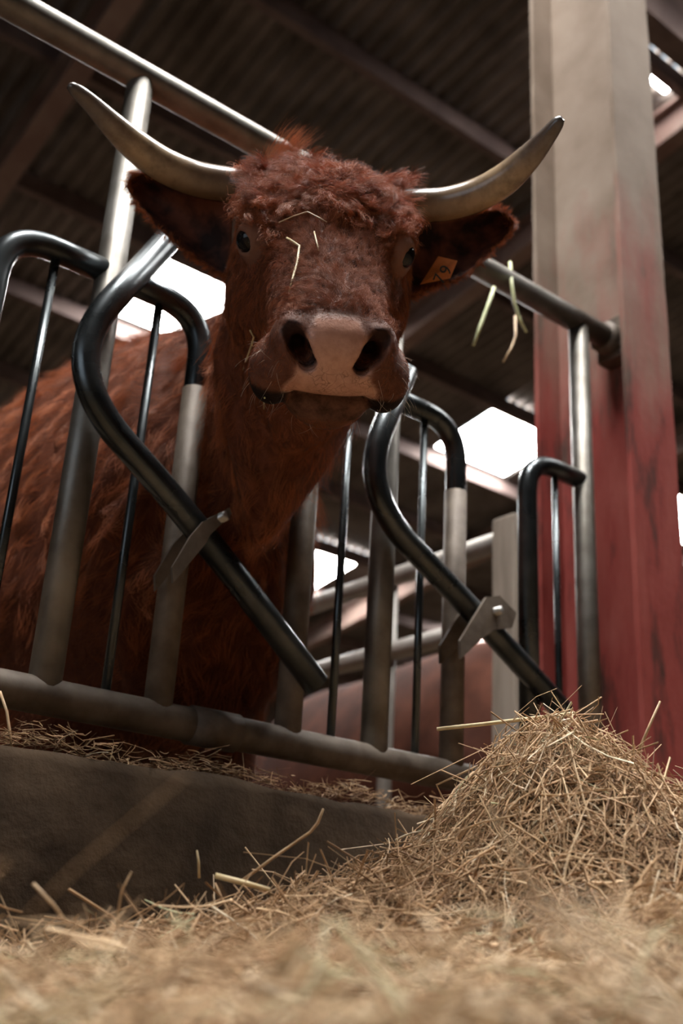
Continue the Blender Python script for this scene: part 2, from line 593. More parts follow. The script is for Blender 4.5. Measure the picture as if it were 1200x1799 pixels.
def head_sdf(u, v, w):
    p = (u, np.abs(v), w)
    d = loft(SKULL, u, v, w)
    d = smax(d, u - 0.492, 0.024)
    d = smax(d, -0.09 - u, 0.03)
    # cheeks, brows, eye mounds, nasal ridge, upper lips, nostril wings
    d = smin(d, ell(p, (.120, .086, -.135), (.100, .046, .088)), 0.03)
    d = smin(d, ell(p, (.125, .098, -.010), (.042, .020, .022)), 0.022)
    d = smin(d, ell(p, (.162, .102, -.034), (.036, .028, .033)), 0.012)
    d = smin(d, ell(p, (.30, .050, -.055), (.080, .018, .020)), 0.03)
    d = smin(d, ell(p, (.010, .105, -.020), (.040, .034, .036)), 0.02)
    d = smin(d, ell(p, (.430, .071, -.105), (.044, .031, .043)), 0.018)
    d = smin(d, ell(p, (.446, .054, -.050), (.036, .024, .028)), 0.014)
    # jaw, chin and mouth slit
    j = loft(JAW, u, v, w)
    j = smax(j, u - 0.468, 0.030)
    k = np.interp(u, [.25, .40], [.035, .005])
    d = smin(d, j, k)
    slit = np.sqrt(((w + .1155 - .010 * (np.abs(v) / .06) ** 2 * -1.0) / .0035) ** 2) * .0035 - .0004
    slit = smax(slit, .40 - u, .01)
    slit = smax(slit, np.abs(v) - .066, .01)
    d = smax(d, -slit, 0.006)
    # nostrils: slanting comma-shaped hollows
    d = smax(d, -caps(p, (.481, .0325, -.063), (.474, .0560, -.031), .0125, .0130), 0.005)
    d = smax(d, -caps(p, (.474, .0340, -.062), (.440, .040, -.066), .0110, .006), 0.004)
    d = smax(d, -caps(p, (.480, .047, -.045), (.430, .044, -.060), .0125, .009), 0.004)
    d = smax(d, -caps(p, (.476, .0560, -.031), (.456, .070, -.025), .0100, .0050), 0.005)
    # groove under the nostril, philtrum
    d = smax(d, -caps((u, v, w), (.499, 0, -.080), (.494, 0, -.112), .003, .004), 0.008)
    # eye sockets
    d = smax(d, -ell(p, (.181, .1225, -.0335), (.0200, .0175, .0150)), 0.004)
    # tear groove in front of the eye
    d = smax(d, -caps(p, (.200, .117, -.048), (.240, .102, -.064), .005, .002), 0.012)
    return d


#        y     centre-x  top    bottom  half-width
BODY = [(-.50, .775, 1.150, 1.030, .050), (-.42, .790, 1.215, .985, .085), (-.34, .818, 1.245, .925, .115), (-.24, .850, 1.250, .880, .130), (-.10, .902, 1.255, .815, .126),
        (.00, .922, 1.268, .735, .084), (.05, .938, 1.285, .655, .112), (.11, .952, 1.305, .560, .185), (.18, .966, 1.328, .520, .225), (.30, .985, 1.382, .490, .262),
        (.50, 1.0, 1.452, .470, .315), (.80, 1.0, 1.490, .470, .350), (1.2, 1.0, 1.482, .500, .370), (1.6, 1.0, 1.500, .545, .370),
        (2.0, 1.0, 1.505, .620, .345), (2.2, 1.0, 1.470, .700, .290), (2.36, 1.0, 1.34, .86, .170), (2.44, 1.0, 1.22, 1.0, .06)]


def body_sdf(X, Y, Z):
    g, (Xc, T, B, A) = table(BODY, BODY[0][0], BODY[-1][0], 900)
    Xc, T, B, A = [np.interp(Y, g, q) for q in (Xc, T, B, A)]
    h = (T - B) / 2
    q = (Z - (T + B) / 2) / h
    a = A * np.clip(1 - 0.16 * q - 0.10 * (q < 0) * q * q, 0.3, 2)       # broader below the middle, slim crest and dewlap
    neck = np.clip((0.12 - Y) / 0.1, 0, 1)
    a = a * (1 - neck * 0.45 * np.clip(-q - 0.1, 0, 1) ** 1.0)
    r = np.sqrt(((X - Xc) / a) ** 2 + q * q + 1e-9)
    d = (r - 1) * np.minimum(A, h)
    # loose folds running down the neck and dewlap
    m = np.clip((0.35 - Y) / 0.2, 0, 1) * np.clip((Y + 0.42) / 0.15, 0, 1)
    ph = (Y + 0.42 * (Z - 1.0) + 0.05 * np.sin(Z * 9.0)) * 52.0 + 1.4 * np.sin(Z * 13 + Y * 7)
    d = d + m * 0.013 * np.sin(ph)
    d = smax(d, -0.48 - Y, 0.02)
    return smax(d, Y - 2.43, 0.03)


def surface_nets(Fv, xs, ys, zs):
    s = Fv < 0
    nx, ny, nz = s.shape
    cnt = np.zeros((nx - 1, ny - 1, nz - 1), np.int8)
    for a in (0, 1):
        for b in (0, 1):
            for c in (0, 1):
                cnt += s[a:nx - 1 + a, b:ny - 1 + b, c:nz - 1 + c]
    act = (cnt > 0) & (cnt < 8)
    I = np.argwhere(act)
    idx = np.full(act.shape, -1, np.int32)
    idx[act] = np.arange(len(I))
    cor = [(a, b, c) for a in (0, 1) for b in (0, 1) for c in (0, 1)]
    fv = {c: Fv[I[:, 0] + c[0], I[:, 1] + c[1], I[:, 2] + c[2]] for c in cor}
    acc = np.zeros((len(I), 3)); num = np.zeros(len(I))
    for c in cor:
        for ax in range(3):
            if c[ax] == 0:
                e = list(c); e[ax] = 1; e = tuple(e)
                fa, fb = fv[c], fv[e]
                x = (fa < 0) != (fb < 0)
                t = np.where(x, fa / np.where(x, fa - fb, 1), 0)
                p = np.zeros((len(I), 3)); p[:] = c; p[:, ax] = t
                acc += np.where(x[:, None], p, 0); num += x
    acc /= num[:, None]
    G = I + acc
    V = np.stack([np.interp(G[:, 0], np.arange(nx), xs), np.interp(G[:, 1], np.arange(ny), ys), np.interp(G[:, 2], np.arange(nz), zs)], 1)
    faces = []
    for ax in range(3):
        o1, o2 = [(1, 2), (2, 0), (0, 1)][ax]
        sl0 = [slice(None)] * 3; sl1 = [slice(None)] * 3
        sl0[ax] = slice(0, -1); sl1[ax] = slice(1, None)
        sl0[o1] = sl1[o1] = slice(1, -1); sl0[o2] = sl1[o2] = slice(1, -1)
        A, B = s[tuple(sl0)], s[tuple(sl1)]
        E_ = np.argwhere(A != B)
        if not len(E_): continue
        ins = A[tuple(E_.T)]
        base = E_.copy(); base[:, o1] += 1; base[:, o2] += 1
        q = []
        for d1, d2 in ((-1, -1), (0, -1), (0, 0), (-1, 0)):
            c = base.copy(); c[:, o1] += d1; c[:, o2] += d2
            q.append(idx[c[:, 0], c[:, 1], c[:, 2]])
        q = np.stack(q, 1)
        q[~ins] = q[~ins][:, ::-1]
        faces.append(q)
    return V, np.vstack(faces)


def axis(segs):
    out = []
    for a, b, st in segs:
        out.append(np.linspace(a, b, max(2, int(round((b - a) / st)) + 1))[:-1])
    return np.append(np.concatenate(out), segs[-1][1])


FS = 0.0042
gx = axis([(0.46, 0.50, 0.01), (0.50, 1.0, FS), (1.0, 1.06, 0.01), (1.06, 1.44, 0.02)])
gy = axis([(-0.74, -0.70, 0.01), (-0.70, -0.20, FS), (-0.20, 0.20, 0.010), (0.20, 2.5, 0.03)])
gz = axis([(-0.02, 0.60, 0.025), (0.60, 0.72, 0.010), (0.72, 1.34, FS), (1.34, 1.56, 0.02)])
FV = np.full((len(gx), len(gy), len(gz)), 0.5, np.float32)


def block(lo, hi):
    sl = tuple(slice(max(0, np.searchsorted(g, a) - 1), np.searchsorted(g, b) + 1) for g, a, b in zip((gx, gy, gz), lo, hi))
    X, Y, Z = np.meshgrid(gx[sl[0]].astype(np.float32), gy[sl[1]].astype(np.float32), gz[sl[2]].astype(np.float32), indexing='ij')
    return sl, X, Y, Z


sl, X, Y, Z = block((0.4, -0.6, 0.3), (1.5, 2.6, 1.6))
FV[sl] = body_sdf(X, Y, Z)
# legs with joints: shoulder, knee, fetlock / hip, hock, fetlock
for sx in (-1, 1):
    x = 1.0 + sx * 0.17
    chains = ([((x, .46, .75), .13), ((x, .44, .50), .075), ((x, .46, .26), .045), ((x, .45, .10), .042), ((x, .42, .03), .055)],
              [((x, 2.10, .95), .17), ((x, 2.02, .68), .10), ((x, 2.22, .42), .055), ((x, 2.17, .12), .045), ((x, 2.13, .03), .055)])
    for ch in chains:
        for (a, ra), (b, rb) in zip(ch[:-1], ch[1:]):
            lo = np.minimum(a, b) - max(ra, rb) - 0.08; hi = np.maximum(a, b) + max(ra, rb) + 0.08
            sl, X, Y, Z = block(lo, hi)
            FV[sl] = smin(FV[sl], caps((X, Y, Z), a, b, ra, rb), 0.05)
sl, X, Y, Z = block((0.44, -0.76, 0.66), (1.10, -0.08, 1.40))
dx, dy, dz = X - HP[0], Y - HP[1], Z - HP[2]
U, Vv, W = [dx * HM[i, 0] + dy * HM[i, 1] + dz * HM[i, 2] for i in range(3)]
hd = head_sdf(U, Vv, W)
FV[sl] = smin(FV[sl], hd, np.interp(U, [0.05, 0.22], [0.05, 0.012]))
BV, BF = surface_nets(FV, gx, gy, gz)
del FV, X, Y, Z, U, Vv, W, hd, dx, dy, dz


def w2h(P):
    return (P - HP) @ HM.T


def sstep(x, a, b):
    t = np.clip((x - a) / (b - a), 0, 1)
    return t * t * (3 - 2 * t)


# skin regions in head coordinates (real markings, plus shade painted into the nostril hollows)
HC = w2h(BV)
u, v, w = HC[:, 0], HC[:, 1], HC[:, 2]
av = np.abs(v)
inhead = (BV[:, 1] < -0.15)
edge = 0.034 + 0.012 * np.clip((-.02 - w) / .05, 0, 1) + 0.012 * sstep(-w, .075, .105)
pad = sstep(u, .462, .474) * sstep(edge - av + 0.004, 0, .008) * inhead * (w > -.1165)
pad = np.maximum(pad, inhead * sstep(u, .448, .462) * sstep(.030 - av, -.004, .006) * (w > -.06))
lowlip = inhead * sstep(u, .436, .446) * (w < -.1150) * (w > -.152) * sstep(.056 - av, 0, .012)
darklip = inhead * sstep(u, .385, .405) * sstep(av, .047, .056) * sstep(-w, .107, .117) * (w > -.155)
pc = (u, av, w)
nd = np.minimum(caps(pc, (.473, .0325, -.063), (.466, .056, -.031), .0118, .0122), caps(pc, (.480, .047, -.045), (.430, .044, -.060), .0122, .009))
nostril = (1 - sstep(nd, -.0010, .0022)) * inhead
lid = np.exp(-((((u - .184) / .037) ** 2 + ((av - .114) / .031) ** 2 + ((w + .031) / .031) ** 2) ** 2)) * inhead
sheath = inhead * sstep(u, .40, .45)                                # short-haired muzzle sides

t = NT('bull_hide')


def attr(name):
    a = t.n('ShaderNodeAttribute'); a.attribute_name = name
    return a.outputs['Fac']


coat = t.ramp(t.noise(26, 6, 0.65), [(0.3, (0.075, 0.024, 0.013)), (0.7, (0.17, 0.056, 0.031))])
mus = t.ramp(t.noise(60, 5, 0.6), [(0.3, (0.10, 0.042, 0.028)), (0.7, (0.165, 0.070, 0.046))])
c = t.mix(attr('muzzle'), coat, mus)
c = t.mix(attr('lid'), c, (0.23, 0.115, 0.078))
padc = t.ramp(t.noise(70, 4), [(0.3, (0.42, 0.212, 0.152)), (0.7, (0.57, 0.315, 0.235))])
# fine dark creases of the nose pad
tc = t.n('ShaderNodeTexCoord')
wn = t.n('ShaderNodeTexNoise'); wn.inputs['Scale'].default_value = 55; t.l(tc.outputs['Object'], wn.inputs['Vector'])
vm = t.n('ShaderNodeVectorMath', operation='MULTIPLY_ADD'); t.l(wn.outputs['Color'], vm.inputs[0]); vm.inputs[1].default_value = (0.03,) * 3; t.l(tc.outputs['Object'], vm.inputs[2])
vo = t.n('ShaderNodeTexVoronoi'); vo.feature = 'DISTANCE_TO_EDGE'; vo.inputs['Scale'].default_value = 85; t.l(vm.outputs[0], vo.inputs['Vector'])
cr = t.n('ShaderNodeMapRange'); t.l(vo.outputs['Distance'], cr.inputs['Value']); cr.inputs['From Max'].default_value = 0.055
crm = t.n('ShaderNodeMath', operation='SUBTRACT'); crm.inputs[0].default_value = 1.0; t.l(cr.outputs[0], crm.inputs[1])
lowp = t.n('ShaderNodeMath', operation='MULTIPLY'); t.l(crm.outputs[0], lowp.inputs[0]); t.l(attr('crease'), lowp.inputs[1])
lowq = t.n('ShaderNodeMath', operation='MULTIPLY'); t.l(lowp.outputs[0], lowq.inputs[0]); t.l(t.ramp(t.noise(38, 3), [(0.42, (0, 0, 0)), (0.58, (1, 1, 1))]), lowq.inputs[1])
lq = t.n('ShaderNodeMath', operation='MULTIPLY'); t.l(lowq.outputs[0], lq.inputs[0]); lq.inputs[1].default_value = 0.55
padc = t.mix(lq.outputs[0], padc, (0.10, 0.040, 0.028))
c = t.mix(attr('pad'), c, padc)
c = t.mix(attr('lowlip'), c, t.ramp(t.noise(45, 5, 0.65), [(0.36, (0.055, 0.026, 0.018)), (0.64, (0.150, 0.074, 0.052))]))
c = t.mix(attr('darklip'), c, (0.014, 0.009, 0.008))
c = t.mix(attr('nostril'), c, (0.035, 0.016, 0.012))
rr = t.n('ShaderNodeMapRange'); t.l(attr('pad'), rr.inputs['Value']); rr.inputs['To Min'].default_value = 0.62; rr.inputs['To Max'].default_value = 0.22
sp = t.n('ShaderNodeMapRange'); t.l(attr('pad'), sp.inputs['Value']); sp.inputs['To Min'].default_value = 0.10; sp.inputs['To Max'].default_value = 0.55
t.set(Base_Color=c, Roughness=rr.outputs[0], Specular_IOR_Level=sp.outputs[0])
hb = t.n('ShaderNodeMath', operation='MULTIPLY_ADD'); t.l(lowq.outputs[0], hb.inputs[0]); hb.inputs[1].default_value = -0.8; t.l(t.noise(240, 3), hb.inputs[2])
t.bump(hb.outputs[0], 0.38, 0.0018)
M['hide'] = t.m

bull = empty('bull', (1.0, 1.2, 0.0))
tag(bull, 'large chestnut-red horned bull with its head through the feeding barrier', 'bull')
body = fast_mesh('body', BV, BF, M['hide'], bull)
# drop loose islands smaller than the body
bm = bmesh.new(); bm.from_mesh(body.data); bm.verts.ensure_lookup_table()
for nm, arr in (('pad', pad), ('lowlip', lowlip), ('darklip', darklip), ('nostril', nostril), ('lid', lid), ('muzzle', sheath), ('crease', sstep(-w, .045, .075) * 1.0)):
    a = body.data.attributes.new(nm, 'FLOAT', 'POINT')
    a.data.foreach_set('value', np.asarray(arr, np.float32))
bm.free()
BODY_BVH = BVHTree.FromPolygons([Vector(p) for p in BV], [tuple(f) for f in BF])


def on_body(px, py, lift=0.0):
    r = ray(px, py); r = r / np.linalg.norm(r)
    loc, nor, i, d = BODY_BVH.ray_cast(Vector(CAM), Vector(r))
    return None if loc is None else np.array(loc) - r * lift


# eyes
M['eye'] = NT('dark_eye').set(Base_Color=(0.008, 0.007, 0.008), Roughness=0.06, Specular_IOR_Level=0.28)
for s in (-1, 1):
    bm = bmesh.new()
    bmesh.ops.create_uvsphere(bm, u_segments=28, v_segments=18, radius=0.0205)
    me = bpy.data.meshes.new('eye'); bm.to_mesh(me); bm.free()
    me.polygons.foreach_set('use_smooth', np.ones(len(me.polygons), bool))
    me.materials.append(M['eye'])
    o = bpy.data.objects.new('eye', me); COL.objects.link(o)
    o.location = h2w(.1685, s * .1085, -.034)
    place(o, bull)

# horns
t = NT('horn_keratin')
ga = t.n('ShaderNodeAttribute'); ga.attribute_name = 'along'
nz_ = t.noise(30, 4, 0.6)
base = t.ramp(ga.outputs['Fac'], [(0.0, (0.09, 0.045, 0.025)), (0.18, (0.17, 0.105, 0.060)), (0.5, (0.42, 0.295, 0.175)), (0.70, (0.17, 0.135, 0.115)), (1.0, (0.07, 0.066, 0.066))])
c = t.mix(t.ramp(nz_, [(0.45, (0, 0, 0)), (0.75, (0.75,) * 3)]), base, (0.09, 0.055, 0.032))
t.set(Base_Color=c, Roughness=0.27, Coat_Weight=0.3, Coat_Roughness=0.15)
t.bump(t.noise(60, 3, stretch=(1, 1, 1)), 0.15, 0.002)
M['horn'] = t.m
HORNS = [([(440, 330, 1.690), (400, 325, 1.695), (340, 313, 1.690), (285, 289, 1.675), (238, 256, 1.655), (198, 220, 1.630), (156, 178, 1.60), (131, 157, 1.585), (120, 150, 1.58)],
          [.026, .0255, .0250, .0245, .0225, .0180, .0125, .0090, .0045]),
         ([(695, 366, 1.70), (735, 362, 1.705), (785, 358, 1.70), (840, 342, 1.685), (888, 314, 1.665), (928, 277, 1.64), (960, 241, 1.615), (980, 216, 1.60), (988, 208, 1.595)],
          [.026, .0245, .0240, .0238, .0225, .0185, .0130, .0090, .0045])]
for pts, rads in HORNS:
    P = catmull([np.append(atd(*p), r * 1.07) for p, r in zip(pts, rads)], 7)
    V, F = tube_geo(P[:, :3], P[:, 3], 24)
    ho = mesh_obj('horn', V, F, M['horn'], bull)
    a = ho.data.attributes.new('along', 'FLOAT', 'POINT')
    a.data.foreach_set('value', np.repeat(np.linspace(0, 1, len(P)), 24).astype(np.float32))

# ears: cupped leaves with thickness
t = NT('ear_skin')
si = t.n('ShaderNodeAttribute'); si.attribute_name = 'inner'
inner = t.ramp(t.noise(18, 3), [(0.40, (0.020, 0.011, 0.010)), (0.60, (0.13, 0.045, 0.028))])  # reddish patches stand in for light shining through the ear
outer = t.ramp(t.noise(40, 4), [(0.3, (0.085, 0.026, 0.016)), (0.7, (0.17, 0.055, 0.032))])
t.set(Base_Color=t.mix(si.outputs['Fac'], outer, inner), Roughness=0.7, Specular_IOR_Level=0.15)
M['ear'] = t.m


def make_ear(top, bot, depth, cup):
    """top / bottom rim control points as pixels of the fitted view with depth; built as a 3D cup with thickness"""
    n, m = 28, 16
    Tp = catmull([atd(*p) for p in top], 12); Bp = catmull([atd(*p) for p in bot], 12)
    Tp = np.array([np.interp(np.linspace(0, 1, n), np.linspace(0, 1, len(Tp)), Tp[:, i]) for i in range(3)]).T
    Bp = np.array([np.interp(np.linspace(0, 1, n), np.linspace(0, 1, len(Bp)), Bp[:, i]) for i in range(3)]).T
    away = ray(*top[1][:2]); away = away / np.linalg.norm(away)
    V = []; inn = []
    for layer in (0, 1):
        for i in range(n):
            s = i / (n - 1)
            for k in range(m):
                q = k / (m - 1)
                b = math.sin(math.pi * q) ** 0.8 * cup * (math.sin(math.pi * (0.12 + 0.83 * (1 - s) ** 0.9))) * 1.0
                th = 0.0 if layer == 0 else 0.0045 * (0.3 + 0.7 * math.sin(math.pi * q))
                V.append(Tp[i] * (1 - q) + Bp[i] * q + away * (b + th))
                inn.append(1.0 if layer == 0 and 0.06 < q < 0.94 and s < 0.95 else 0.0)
    F = []
    for layer in (0, 1):
        o = layer * n * m
        for i in range(n - 1):
            for k in range(m - 1):
                f = (o + i * m + k, o + i * m + k + 1, o + (i + 1) * m + k + 1, o + (i + 1) * m + k)
                F.append(f if layer == 0 else f[::-1])
    rim = [i * m for i in range(n)] + [(n - 1) * m + k for k in range(1, m)] + [i * m + m - 1 for i in range(n - 2, -1, -1)] + [k for k in range(m - 2, -1, -1)]
    for a, b in zip(rim[:-1], rim[1:]):
        F.append((a, b, b + n * m, a + n * m))
    e = mesh_obj('ear', V, F, M['ear'], bull)
    at = e.data.attributes.new('inner', 'FLOAT', 'POINT'); at.data.foreach_set('value', np.array(inn, np.float32))
    return e, np.array(V[:n * m]).reshape(n, m, 3)


ear_l, EL = make_ear([(410, 345, 1.69), (350, 335, 1.70), (285, 309, 1.71), (240, 304, 1.72), (223, 318, 1.72)],
                     [(405, 490, 1.70), (365, 470, 1.70), (310, 430, 1.69), (250, 372, 1.70), (221, 328, 1.72)], 1.70, 0.055)
ear_r, ER = make_ear([(722, 392, 1.72), (770, 380, 1.73), (830, 372, 1.74), (878, 368, 1.75), (903, 388, 1.755)],
                     [(722, 525, 1.69), (760, 506, 1.70), (815, 486, 1.71), (880, 428, 1.74), (907, 398, 1.755)], 1.70, 0.055)

# ear tag
M['tag'] = simple('orange_tag_plastic', (0.55, 0.16, 0.035), (0.75, 0.26, 0.07), 40, 0.4, 0, 0)
M['ink'] = NT('black_ink').set(Base_Color=(0.02, 0.02, 0.02), Roughness=0.6)
TD = 1.675
quad = [(738, 500, TD), (791, 489, TD - .004), (804, 458, TD), (770, 450, TD + .02)]
Q = [atd(*p) for p in quad]
nrm = -ray(775, 475); nrm /= np.linalg.norm(nrm)
V = Q + [p - nrm * 0.003 for p in Q]
etag = mesh_obj('ear_tag', V, [(0, 1, 2, 3), (7, 6, 5, 4), (0, 4, 5, 1), (1, 5, 6, 2), (2, 6, 7, 3), (3, 7, 4, 0)], M['tag'], bull, smooth=False)
etag['label'] = 'orange plastic ear tag with black digits'
ax_x = Q[2] - Q[1]; ax_x /= np.linalg.norm(ax_x)
for ch, pos in (('7', (773, 490, TD - .003)), ('9', (784, 475, TD - .003))):
    fc = bpy.data.curves.new('tag_digit', 'FONT'); fc.body = ch; fc.size = 0.026; fc.extrude = 0.0004; fc.align_x = 'CENTER'; fc.align_y = 'CENTER'
    tmp = bpy.data.objects.new('tag_digit', fc); COL.objects.link(tmp)
    bpy.context.view_layer.update()
    me = bpy.data.meshes.new_from_object(tmp.evaluated_get(bpy.context.evaluated_depsgraph_get()))
    bpy.data.objects.remove(tmp)
    me.materials.clear(); me.materials.append(M['ink'])
    o = bpy.data.objects.new('tag_digit', me); COL.objects.link(o)
    zx = nrm; yx = np.cross(zx, ax_x); yx /= np.linalg.norm(yx); xx = np.cross(yx, zx)
    p = atd(*pos) + nrm * 0.0055
    mat = Matrix(((xx[0], yx[0], zx[0], p[0]), (xx[1], yx[1], zx[1], p[1]), (xx[2], yx[2], zx[2], p[2]), (0, 0, 0, 1)))
    me.transform(mat)
    place(o, etag)

# ------------------------------------------------------------------ the bull's coat
def hair_mat(name, c0, c1, rough=0.55, spec=0.22):
    t = NT(name)
    hi = t.n('ShaderNodeHairInfo')
    lk = t.n('ShaderNodeAttribute'); lk.attribute_name = 'lock'
    mx = t.n('ShaderNodeMath', operation='MULTIPLY_ADD'); t.l(hi.outputs['Random'], mx.inputs[0]); mx.inputs[1].default_value = 0.35; t.l(lk.outputs['Fac'], mx.inputs[2])
    c = t.ramp(mx.outputs[0], [(0.0, c0), (1.0, c1)])
    tip = t.n('ShaderNodeMapRange'); t.l(hi.outputs['Intercept'], tip.inputs['Value']); tip.inputs['To Max'].default_value = 0.45
    c = t.mix(tip.outputs[0], c, (min(1, c1[0] * 1.35), c1[1] * 1.35, c1[2] * 1.25))
    t.set(Base_Color=c, Roughness=rough, Specular_IOR_Level=spec)
    return t.m


M['fur'] = hair_mat('chestnut_hair', (0.075, 0.021, 0.009), (0.39, 0.120, 0.047), 0.42, 0.14)
M['tuft'] = hair_mat('lit_chestnut_hair', (0.18, 0.065, 0.032), (0.48, 0.20, 0.10), 0.45, 0.2)  # crown tuft lightened in colour as if catching the light
M['face_fur'] = hair_mat('dark_chestnut_hair', (0.080, 0.026, 0.013), (0.28, 0.092, 0.043), 0.55, 0.08)
M['whisker'] = hair_mat('pale_whisker', (0.35, 0.27, 0.20), (0.6, 0.5, 0.42))


LOCK = None


def curves_obj(name, P, rad, mat, parent, taper=True):
    N, K, _ = P.shape
    cu = bpy.data.hair_curves.new(name)
    cu.add_curves([K] * N)
    cu.attributes['position'].data.foreach_set('vector', np.ascontiguousarray(P, np.float32).ravel())
    s = np.linspace(0, 1, K)
    prof = (1 - 0.75 * s) if taper else np.ones(K)
    R = (np.broadcast_to(np.asarray(rad, float).reshape(-1, 1), (N, 1)) * prof[None]).astype(np.float32)
    ra = cu.attributes.get('radius') or cu.attributes.new('radius', 'FLOAT', 'POINT')
    ra.data.foreach_set('value', R.ravel())
    if LOCK is not None and len(LOCK) == N:
        la = cu.attributes.new('lock', 'FLOAT', 'CURVE'); la.data.foreach_set('value', LOCK.astype(np.float32))
    cu.materials.append(mat)
    o = bpy.data.objects.new(name, cu)
    COL.objects.link(o)
    place(o, parent)
    o['kind'] = 'stuff'
    return o


FC = BV[BF].mean(1)                                          # face centres
e1 = BV[BF[:, 2]] - BV[BF[:, 0]]; e2 = BV[BF[:, 3]] - BV[BF[:, 1]]
FN = np.cross(e1, e2); FA = np.linalg.norm(FN, axis=1) / 2 + 1e-12
FN = FN / (2 * FA)[:, None]
if (FN[:, 2] * (FC[:, 2] - 1.0)).sum() < 0: FN = -FN
VN = np.zeros_like(BV)
for k in range(4): np.add.at(VN, BF[:, k], FN * FA[:, None])
VN /= np.linalg.norm(VN, axis=1)[:, None] + 1e-12
FH = w2h(FC)
fu, fv_, fw = FH.T
fav = np.abs(fv_)
fmask = lambda a: np.asarray(a, float)[BF].mean(1)
bare = np.clip(fmask(pad) + fmask(lowlip) + fmask(nostril) * 1.3 + fmask(darklip) * 1.5, 0, 1)
bare = np.maximum(bare, (fmask(lid) > 0.55) * 1.0)
is_head = (fu > -.11) & (FC[:, 1] < -0.18) & ((fu > 0.03) | (fw > -.10))


def sample(weight, N):
    p = FA * weight
    c = np.cumsum(p); c /= c[-1]
    f = np.searchsorted(c, rng.random(N))
    a, b = rng.random(N)[:, None], rng.random(N)[:, None]
    Q = BF[f]
    bil = lambda A: (A[Q[:, 0]] * (1 - a) * (1 - b) + A[Q[:, 1]] * a * (1 - b) + A[Q[:, 2]] * a * b + A[Q[:, 3]] * (1 - a) * b)
    P = bil(BV); n = bil(VN); n /= np.linalg.norm(n, axis=1)[:, None] + 1e-12
    return P, n


def unit(a):
    return a / (np.linalg.norm(a, axis=1)[:, None] + 1e-12)


def noise_vec(P, f, seed):
    r = np.random.default_rng(seed)
    out = np.zeros_like(P)
    for o in range(3):
        K = r.normal(size=(3, 3)) * f * (1.7 ** o); ph = r.random(3) * 6.28
        out += np.sin(P @ K.T + ph) / (1.4 ** o)
    return out


def strands(P, n, g, L, K, th0, th1, clumps=0, cl=0.6, curl=0.0, turns=1.0, jit=0.15, seed=1):
    """P roots, n normals, g groom directions, L lengths; th0..th1 lift angle from the skin along the strand"""
    global LOCK
    N = len(P); r = np.random.default_rng(seed)
    LOCK = np.full(N, 0.3)
    g = g + r.normal(size=g.shape) * jit
    g = unit(g - n * (g * n).sum(1)[:, None])
    b = np.cross(n, g)
    s = np.linspace(0, 1, K)
    th = (th0 + (th1 - th0) * s)[None, :] + r.normal(size=(N, 1)) * 0.12
    ds = 1 / (K - 1)
    cx = np.concatenate([np.zeros((N, 1)), np.cumsum(np.cos(th[:, :-1]) * ds, 1)], 1)
    sx = np.concatenate([np.zeros((N, 1)), np.cumsum(np.sin(th[:, :-1]) * ds, 1)], 1)
    ph = r.random(N) * 6.28; tu = turns * (1 + 0.3 * r.normal(size=N)); cr = np.full(N, curl) * (1 + 0.3 * r.normal(size=N))
    if clumps:
        C = r.choice(N, clumps, replace=False)
        kd = KDTree(clumps)
        for i, c in enumerate(C): kd.insert(Vector(P[c]), i)
        kd.balance()
        own = np.array([kd.find(Vector(p))[1] for p in P])
        LOCK = (r.random(clumps) * 1.05 - 0.15)[own]
        cph = r.random(clumps) * 6.28; ctu = turns * (1 + 0.35 * r.normal(size=clumps)); ccr = curl * (0.6 + 0.8 * r.random(clumps)); cg = r.normal(size=(clumps, 3)) * jit * 2.5
        ph = cph[own] + r.normal(size=N) * 0.25; tu = ctu[own]; cr = ccr[own] * (1 + 0.15 * r.normal(size=N))
        g = g + cg[own]; g = unit(g - n * (g * n).sum(1)[:, None]); b = np.cross(n, g)
        L = L * (0.75 + 0.5 * r.random(clumps))[own]
    X = P[:, None, :] + L[:, None, None] * (cx[:, :, None] * g[:, None, :] + sx[:, :, None] * n[:, None, :])
    a = ph[:, None] + tu[:, None] * 6.28 * s[None]
    amp = cr[:, None] * s[None] ** 0.7
    X += (amp * (np.sin(a) - np.sin(ph)[:, None]))[:, :, None] * b[:, None, :] + (amp * 0.8 * (np.cos(a) - np.cos(ph)[:, None]))[:, :, None] * (0.6 * n + 0.5 * g)[:, None, :]
    if clumps:
        pull = P[C][own] - P
        X += (cl * s ** 1.1)[None, :, None] * pull[:, None, :]
    return X


E_u, E_v, E_w = HM
# 1 poll and forehead curls
wt = sstep(fu, -.12, -.08) * (1 - sstep(fu, .17, .21)) * sstep(fw, -.075, -.03) * (1 - sstep(fav, .108, .124)) * is_head * (1 - (fmask(lid) > 0.25))
P, n = sample(wt, 12000)
H = w2h(P)
g = (0.9 * np.sign(H[:, 1]) * np.minimum(1, np.abs(H[:, 1]) / .05))[:, None] * E_v + (0.5 - 1.3 * sstep(-H[:, 0], -.02, .06))[:, None] * E_u + noise_vec(P, 28, 3) * 0.55
L = rng.uniform(.030, .046, len(P)) * (0.55 + 0.45 * (1 - sstep(H[:, 0], .08, .18)))
curves_obj('poll_curls', strands(P, n, g, L, 15, 0.75, 0.0, 260, 0.95, 0.0090, 0.95, 0.15, 11), rng.uniform(.00028, .00044, len(P)), M['fur'], bull)
